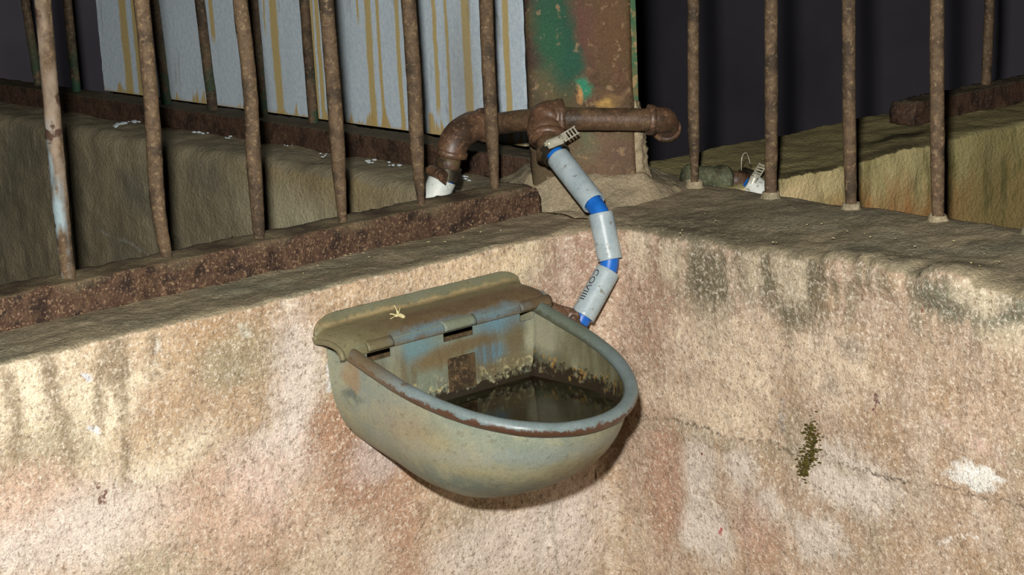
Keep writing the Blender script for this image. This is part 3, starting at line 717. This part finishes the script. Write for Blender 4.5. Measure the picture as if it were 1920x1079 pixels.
# ---- iron pipework round the post
ZP = lambda x, y, c: ond(x, y, c)
tee = ZP(1027, 222, .078)
pw = thing('water_pipe', (tee.x, tee.y, tee.z), 'rusty iron water pipe with elbows and tee strapped in front of the post', 'pipe')
def collar(bm, c, d, r, w, n=24):
    d = d.normalized(); tube(bm, [c-d*w/2, c-d*w*.45, c+d*w*.45, c+d*w/2], [r*.93, r, r, r*.93], n)
e1 = ZP(1232, 225, .098); dR = (e1-tee).normalized()
bm = bmesh.new(); tube(bm, [tee+(e1-tee)*i/30 for i in range(2, 30)], .0143, 24, lump=.0005); obj('pipe', bm, MPIPE, pw)
out_ = ZP(1028, 283, .048); dO = (out_-tee).normalized()
bm = bmesh.new(); c = spline([tee+dR*.014, tee+dR*.002+V((0,0,.001)), tee+dO*.012-dR*.004, tee+dO*.030], 6)
tube(bm, c, [.0222+.001*math.sin(i) for i in range(len(c))], 24, lump=.0004); collar(bm, tee+dR*.014, dR, .0248, .008); collar(bm, tee+dO*.028, dO, .0240, .009)
bmesh.ops.remove_doubles(bm, verts=bm.verts, dist=1e-5); obj('tee_fitting', bm, MFIT, pw)
bm = bmesh.new(); tube(bm, [tee+dO*.028, tee+dO*.058], .0150, 24, lump=.0005); obj('nipple', bm, MPIPE, pw)
bm = bmesh.new(); c = spline([e1-dR*.012, e1, e1+dR*.009+DIAG*.008+V((0,0,-.001)), e1+dR*.013+DIAG*.020+V((0,0,-.007)), e1+dR*.014+DIAG*.030+V((0,0,-.016))], 6)
tube(bm, c, .0162, 24, lump=.0004); collar(bm, e1-dR*.008, dR, .0192, .009); collar(bm, c[-1], c[-1]-c[-3], .0190, .008); obj('elbow', bm, MFIT, pw)
# left branch passes behind the last bar and turns down
e2 = ony(905, 235, .200); e2b = ony(846, 282, .196); e2c = ony(838, 325, .200)
bm = bmesh.new(); st_ = tee-dR*.006; tube(bm, [st_+(e2-st_)*i/24 for i in range(25)], .0138, 24, lump=.0005); obj('pipe', bm, MPIPE, pw)
dL = (e2-st_).normalized(); dD = (e2c-e2b).normalized()
bm = bmesh.new(); c = spline([e2-dL*.004, ony(885,238,.200), ony(862,252,.198), ony(849,272,.197), e2b+dD*.006], 7); tube(bm, c, .0195, 24, lump=.0004)
collar(bm, e2-dL*.003, dL, .0222, .009); collar(bm, e2b+dD*.004, dD, .0215, .008); obj('elbow', bm, MFIT, pw)
bm = bmesh.new(); tube(bm, [e2b+dD*.006, e2c], .0148, 22, lump=.0006); obj('nipple', bm, MPIPE, pw)

def clamp(at, d, r, toward, label, mat=MSTEEL, sc=1.):
    """worm-drive hose clamp: band round d, housing on the side 'toward'"""
    d = d.normalized(); toward = (toward-d*toward.dot(d)).normalized(); s = d.cross(toward)
    if s.dot(SIDE) < 0: s = -s
    t = thing('hose_clamp', at, label, 'hose clamp', None)
    bm = bmesh.new(); P = []
    for i in range(40):
        a = 2*math.pi*i/40; o = toward*math.cos(a)+s*math.sin(a); P.append([at+o*r-d*.006*sc, at+o*(r+.0012)-d*.006*sc, at+o*(r+.0012)+d*.006*sc, at+o*r+d*.006*sc])
    grid(bm, P, True, True); obj('band', bm, MSTEELD, t, False)
    fr_ = (at+toward*(r+.001), s, toward, d)
    bm = bmesh.new(); P = []
    for i in range(9):   # rounded housing
        x = -.009+.018*i/8; P.append([fr_[0]+s*x*sc+toward*(.0065*math.sin(q))*sc+d*(-.0055*math.cos(q))*sc for q in [math.pi*m/10 for m in range(11)]])
    vs = grid(bm, P); bm.faces.new(vs[0]); bm.faces.new(vs[-1]); obj('screw_housing', bm, mat, t)
    bm = bmesh.new(); x0 = .009*sc; tube(bm, [fr_[0]+s*x0+toward*.003*sc, fr_[0]+s*(x0+.004*sc)+toward*.003*sc], .0036*sc, 6); obj('screw', bm, mat, t, False)
    bm = bmesh.new(); tube(bm, [fr_[0]-s*x0+toward*.003*sc, fr_[0]-s*(x0+.003*sc)+toward*.003*sc], .0024*sc, 12); obj('screw_tip', bm, mat, t, False)
    bm = bmesh.new()      # slotted tail of the band sticking out
    for i in range(5):
        o0 = fr_[0]+s*(.010+.0036*i)*sc+toward*(.002+.0011*i)*sc
        box(bm, (0,-.0006,-.0058*sc), (.0018*sc,.0006,.0058*sc), (o0, s, toward, d))
    o0 = fr_[0]+s*.010*sc+toward*.002*sc; t2 = (s*.0036+toward*.0011).normalized()
    for q in (-.0058*sc, .0046*sc): box(bm, (0,-.0006,q), (.018*sc,.0006,q+.0012), (o0, t2, t2.cross(d)*-1, d))
    obj('band_tail', bm, mat, t, False); return t
cl_at = tee+dO*.050
cl_d = (ZP(1062,300,.03)-cl_at).normalized()
clamp(ZP(1040,286,.040), (ZP(1062,315,.022)-ZP(1035,276,.05)), .0165, -DIAG+V((0,0,.35))+SIDE*.25, 'shiny slotted hose clamp where the grey sleeved hose meets the tee', MSTEEL, 1.15)
clamp(e2c+dD*.0, dD, .0165, -DIAG*.6-SIDE*.8, 'tarnished hose clamp under the left elbow, behind the last bars', MFIT, 1.3)

# ---- sleeved hose down to the bowl
H = [ZP(1036,282,.042), ZP(1047,296,.034), ZP(1114,382,-.024), ZP(1126,400,-.036), ZP(1144,488,-.052), ZP(1140,508,-.056), ZP(1092,594,-.078), ZP(1086,606,-.080)]
H2 = [H[0]]+[q for a, b in ((1,2),(3,4),(5,6)) for q in (H[a].lerp(H[b], .06), H[a].lerp(H[b], .5), H[a].lerp(H[b], .94))]+[H[-1]]
hs = thing('water_hose', tuple(H[0]), 'blue hose covered by three grey plastic pipe sleeves leading to the drinking bowl', 'hose')
bm = bmesh.new(); tube(bm, spline(H2, 6), .0112, 18); obj('inner_hose', bm, MBLUE, hs)
SL = [((1047,296,.034),(1114,382,-.024),.0150),((1126,400,-.036),(1144,488,-.052),.0150),((1140,508,-.056),(1092,594,-.078),.0150)]
sleeves = []
for a, b, r in SL:
    a, b = ZP(*a), ZP(*b); bm = bmesh.new(); tube(bm, [a+(b-a)*i/14 for i in range(15)], r, 32, inner=r*.86); o = obj('sleeve', bm, MSLEEVE, hs)
    md = o.modifiers.new('edge', 'BEVEL'); md.width = .0006; md.segments = 2; md.limit_method = 'ANGLE'; md.angle_limit = 1.; sleeves.append((a, b, r, o))
# print on the lowest sleeve, running along it
a, b, r, so = sleeves[2]; ax = (b-a).normalized(); tocam = (CAM-a).normalized(); tocam = (tocam-ax*tocam.dot(ax)).normalized(); sd = ax.cross(tocam)
if sd.dot(RV) > 0: sd = -sd
cu = bpy.data.curves.new('lettering', 'FONT'); cu.body = 'COVIIII'; cu.size = .0135; cu.resolution_u = 3
to = bpy.data.objects.new('lettering', cu); C.objects.link(to)
dg = bpy.context.evaluated_depsgraph_get(); me = bpy.data.meshes.new_from_object(to.evaluated_get(dg)); bpy.data.objects.remove(to)
bm = bmesh.new(); bm.from_mesh(me); bmesh.ops.triangulate(bm, faces=bm.faces); bmesh.ops.subdivide_edges(bm, edges=bm.edges, cuts=2, use_grid_fill=True)
for v in bm.verts:
    x, y = v.co.x, v.co.y; u = .006+x; an = .80+(-(y-.0055))/r*.9
    v.co = a+ax*u+(tocam*math.cos(an)+sd*math.sin(an))*(r+.0003)
obj('lettering', bm, MINK, so, False)
# brass-brown inlet of the bowl
ft = thing('inlet_fitting', tuple(ony(1055,588,-.03)), 'short brown threaded inlet fitting between hose end and drinking bowl', 'pipe fitting')
bm = bmesh.new(); a, b = ony(1030,580,-.030), ony(1070,593,-.036); tube(bm, [a+(b-a)*i/10 for i in range(11)], .0095, 20, lump=.0006); obj('nipple', bm, MFIT, ft)
bm = bmesh.new(); d = (-DIAG+SIDE*.25).normalized(); p = b+d*.004; tube(bm, [p, p+d*.006, p+d*.0075], [.0088,.0088,.0066], 20, lump=.0004); tube(bm, [p+d*.0075, p+d*.010], [.0045,.004], 12); obj('plug', bm, MFIT, ft)
bm = bmesh.new(); p2 = H[-1]; tube(bm, spline([b-V((.002,0,.002)), b+(p2-b)*.55+V((-.004,0,-.006)), p2+V((0,0,.004))], 6), .0095, 18, lump=.0004); obj('hose_barb', bm, MPIPE, ft)

# ---- hose stub of the rear left pen
a = e2c+dD*.004; h1 = thing('water_hose', tuple(a), 'blue hose in a short white sleeve hanging under the left elbow, partly behind the rail', 'hose')
q1, q2 = ony(824,350,.205), ony(803,398,.212)
bm = bmesh.new(); tube(bm, spline([a, q1, q2], 6), .0125, 18); obj('inner_hose', bm, MBLUE, h1)
bm = bmesh.new(); d = (q2-q1).normalized(); tube(bm, [q1+d*(-.010+.062*i/8) for i in range(9)], .0178, 28, inner=.0142); obj('sleeve', bm, MSLEEVEW, h1)
# ---- pipe, clamp and hose on the rear right wall
pr2 = thing('water_pipe', tuple(ony(1330,340,.012)), 'greenish pipe coupling lying low behind the thin bar, beyond the right wall', 'pipe')
g0, g1, g2 = ony(1286,334,.062), ony(1362,337,.046), ony(1392,340,.036); d = (g1-g0).normalized()
bm = bmesh.new(); tube(bm, [g0+(g1-g0)*i/14 for i in range(15)], [.0155,.0185]+[.0165]*9+[.0185,.0195,.0195,.018], 24, lump=.0005); obj('coupling', bm, MFITG, pr2)
bm = bmesh.new(); tube(bm, [g1, g2+d*.008], .0125, 20, lump=.0005); obj('nipple', bm, MPIPE, pr2)
c3 = ony(1398,338,.030); clamp(c3, d+V((0,0,-.25)), .0150, -DIAG+SIDE*.1, 'small dark hose clamp with bright screw beyond the right wall, above a white sleeve', MSTEEL, 1.1)
h2 = thing('water_hose', tuple(c3), 'short white hose sleeve peeping over the right wall between two bars', 'hose')
q1, q2 = ony(1402,341,.026), ony(1438,370,.0)
bm = bmesh.new(); tube(bm, [q1, q2], .0125, 20); obj('inner_hose', bm, MBLUE, h2)
bm = bmesh.new(); tube(bm, [q1+(q2-q1)*(.15+.9*i/8) for i in range(9)], .0155, 28, inner=.0132); obj('sleeve', bm, MSLEEVEW, h2)
bm = bmesh.new(); w0 = c3+V((0,0,.014)); tube(bm, spline([w0+V((-.008,0,0)), w0+V((-.006,0,.018)), w0+V((.003,0,.022)), w0+V((.010,0,.006))], 6), .0006, 6)
tag(obj('wire_loop', bm, MSTEEL), 'thin bright wire loop standing above the small dark hose clamp', 'wire')

# ---- small matter
bm = bmesh.new(); p = ony(743, 593, -.030)
n_ = [V((-.006,-.004,.001)), V((.004,-.002,.002)), V((.011,-.001,-.003))]
tube(bm, spline([p+V((-.010,-.002,-.001)), p+V((-.002,-.002,.001)), p+V((.005,-.001,.000)), p+V((.010,-.002,-.004))], 4), [.0004]*4+[.0018]*3+[.0024]*3+[.0026]*2+[.0005], 8)
tube(bm, spline([p+V((.003,0,.001)), p+V((.002,.001,.006)), p+V((-.001,.001,.012))], 3), [.0014]*3+[.0007]*4, 6); tube(bm, spline([p+V((.003,0,.001)), p+V((.006,.002,.004)), p+V((.008,.003,.007))], 3), .0005, 6)
tube(bm, spline([p+V((.0,-.001,.001)), p+V((-.005,.002,.003)), p+V((-.007,.002,.003))], 3), .0009, 6)
tag(obj('dry_straw', bm, MSTRAW), 'pale dry wisp of straw lying on the hood of the drinking bowl', 'straw')
def lumps(name, seeds, label, cat, r0, mat=MLIME, plane=None, kind='stuff'):
    bm = bmesh.new()
    for px, py, n, sx, sy_ in seeds:
        for _ in range(n):
            p = (plane or (lambda x, y: onz(x, y, .003)))(px+random.gauss(0, sx), py+random.gauss(0, sy_)); r = r0*random.uniform(.4, 1.2)
            m = bmesh.ops.create_icosphere(bm, subdivisions=2, radius=r)['verts']
            for v in m: v.co = V((v.co.x*random.uniform(1,1.15), v.co.y*1.6, v.co.z*.6))*(1+noise.noise(v.co*300+p*50)*.5)+p
    return tag(obj(name, bm, mat), label, cat, kind=kind)
lumps('lime_crumbs', [(382,249,5,9,2),(430,258,4,14,2),(560,275,7,25,3),(608,292,5,6,2),(690,302,5,9,2),(735,308,4,9,2),(868,330,4,7,3),(880,335,3,9,4)], 'scattered whitish lime crumbs along the far left ledge under the rail', 'crumbs', .003)
lumps('lime_splash', [(222,233,6,5,1),(240,229,7,9,1),(215,236,3,3,1)], 'single larger white lime splash on the far left ledge', 'splash', .0045)
lumps('moss', [(1520,800,60,6,10),(1524,830,140,8,13),(1513,862,150,9,10),(1508,884,120,7,8)], 'small upright patch of dark olive moss on the right wall', 'moss', .0014, MMOSS, lambda x, y: onx(x, y, -.0005))
bm = bmesh.new()
for _ in range(46):
    x, y = random.choice([(random.uniform(560,960), 0), (random.uniform(1180,1900), 1)]); 
    if y == 0: p = onz(x, 520-.222*(x-560)-random.uniform(4, 28), .0015)
    else: p = onz(x, 395+.13*(x-1180)+random.uniform(-25, 30), .013)
    a = random.uniform(0, 6.28); l = random.uniform(.001, .004)
    tube(bm, [p, p+V((math.cos(a)*l, math.sin(a)*l, .0003))], .0005, 5)
tag(obj('straw_litter', bm, MSTRAW), 'tiny pale bits of straw strewn over the near wall tops', 'litter', kind='stuff')

# ---- the shed round it
def slab(name, lo, hi, m): bm = bmesh.new(); box(bm, lo, hi); struct(name, bm, m, False)
slab('floor', (-3.2,-3.2,-1.2), (3.5,3.5,-1.1), MFLOOR); slab('ceiling', (-3.2,-3.2,2.2), (3.5,3.5,2.3), MDARK)
slab('wall_far_right', (3.4,-3.2,-1.1), (3.5,3.5,2.2), MDARK); slab('wall_far_left', (-3.2,3.4,-1.1), (3.4,3.5,2.2), MDARK)
slab('wall_back', (-3.2,-3.2,-1.1), (3.4,-3.1,2.2), MDARK); slab('wall_side', (-3.2,-3.1,-1.1), (-3.1,3.4,2.2), MDARK)

# ------------------------------------------------------------------ light: the camera's flash and a trace of ambient
def lamp(name, loc, target, power, size, col=(1,1,1)):
    l = bpy.data.lights.new(name, 'SPOT'); l.energy = power; l.shadow_soft_size = size; l.color = col; l.spot_size = math.radians(75); l.spot_blend = .6
    o = bpy.data.objects.new(name, l); C.objects.link(o); o.location = loc; o.rotation_euler = (V(target)-V(loc)).to_track_quat('-Z', 'Y').to_euler()
lamp('flash', CAM+UV*.145-RV*.038-DV*.02, (.05,.05,.0), 250, .022, (1,.97,.93))
w = bpy.data.worlds.new('world'); bpy.context.scene.world = w; w.use_nodes = True
w.node_tree.nodes['Background'].inputs[0].default_value = (.5,.55,.65,1); w.node_tree.nodes['Background'].inputs[1].default_value = .02
cy_ = bpy.context.scene.cycles; cy_.adaptive_threshold = .02; cy_.max_bounces = 4; cy_.diffuse_bounces = 2; cy_.glossy_bounces = 2; cy_.transmission_bounces = 3
vs_ = bpy.context.scene.view_settings; vs_.view_transform = 'Standard'; vs_.look = 'None'; vs_.gamma = 1; vs_.exposure = 0; vs_.use_curve_mapping = False
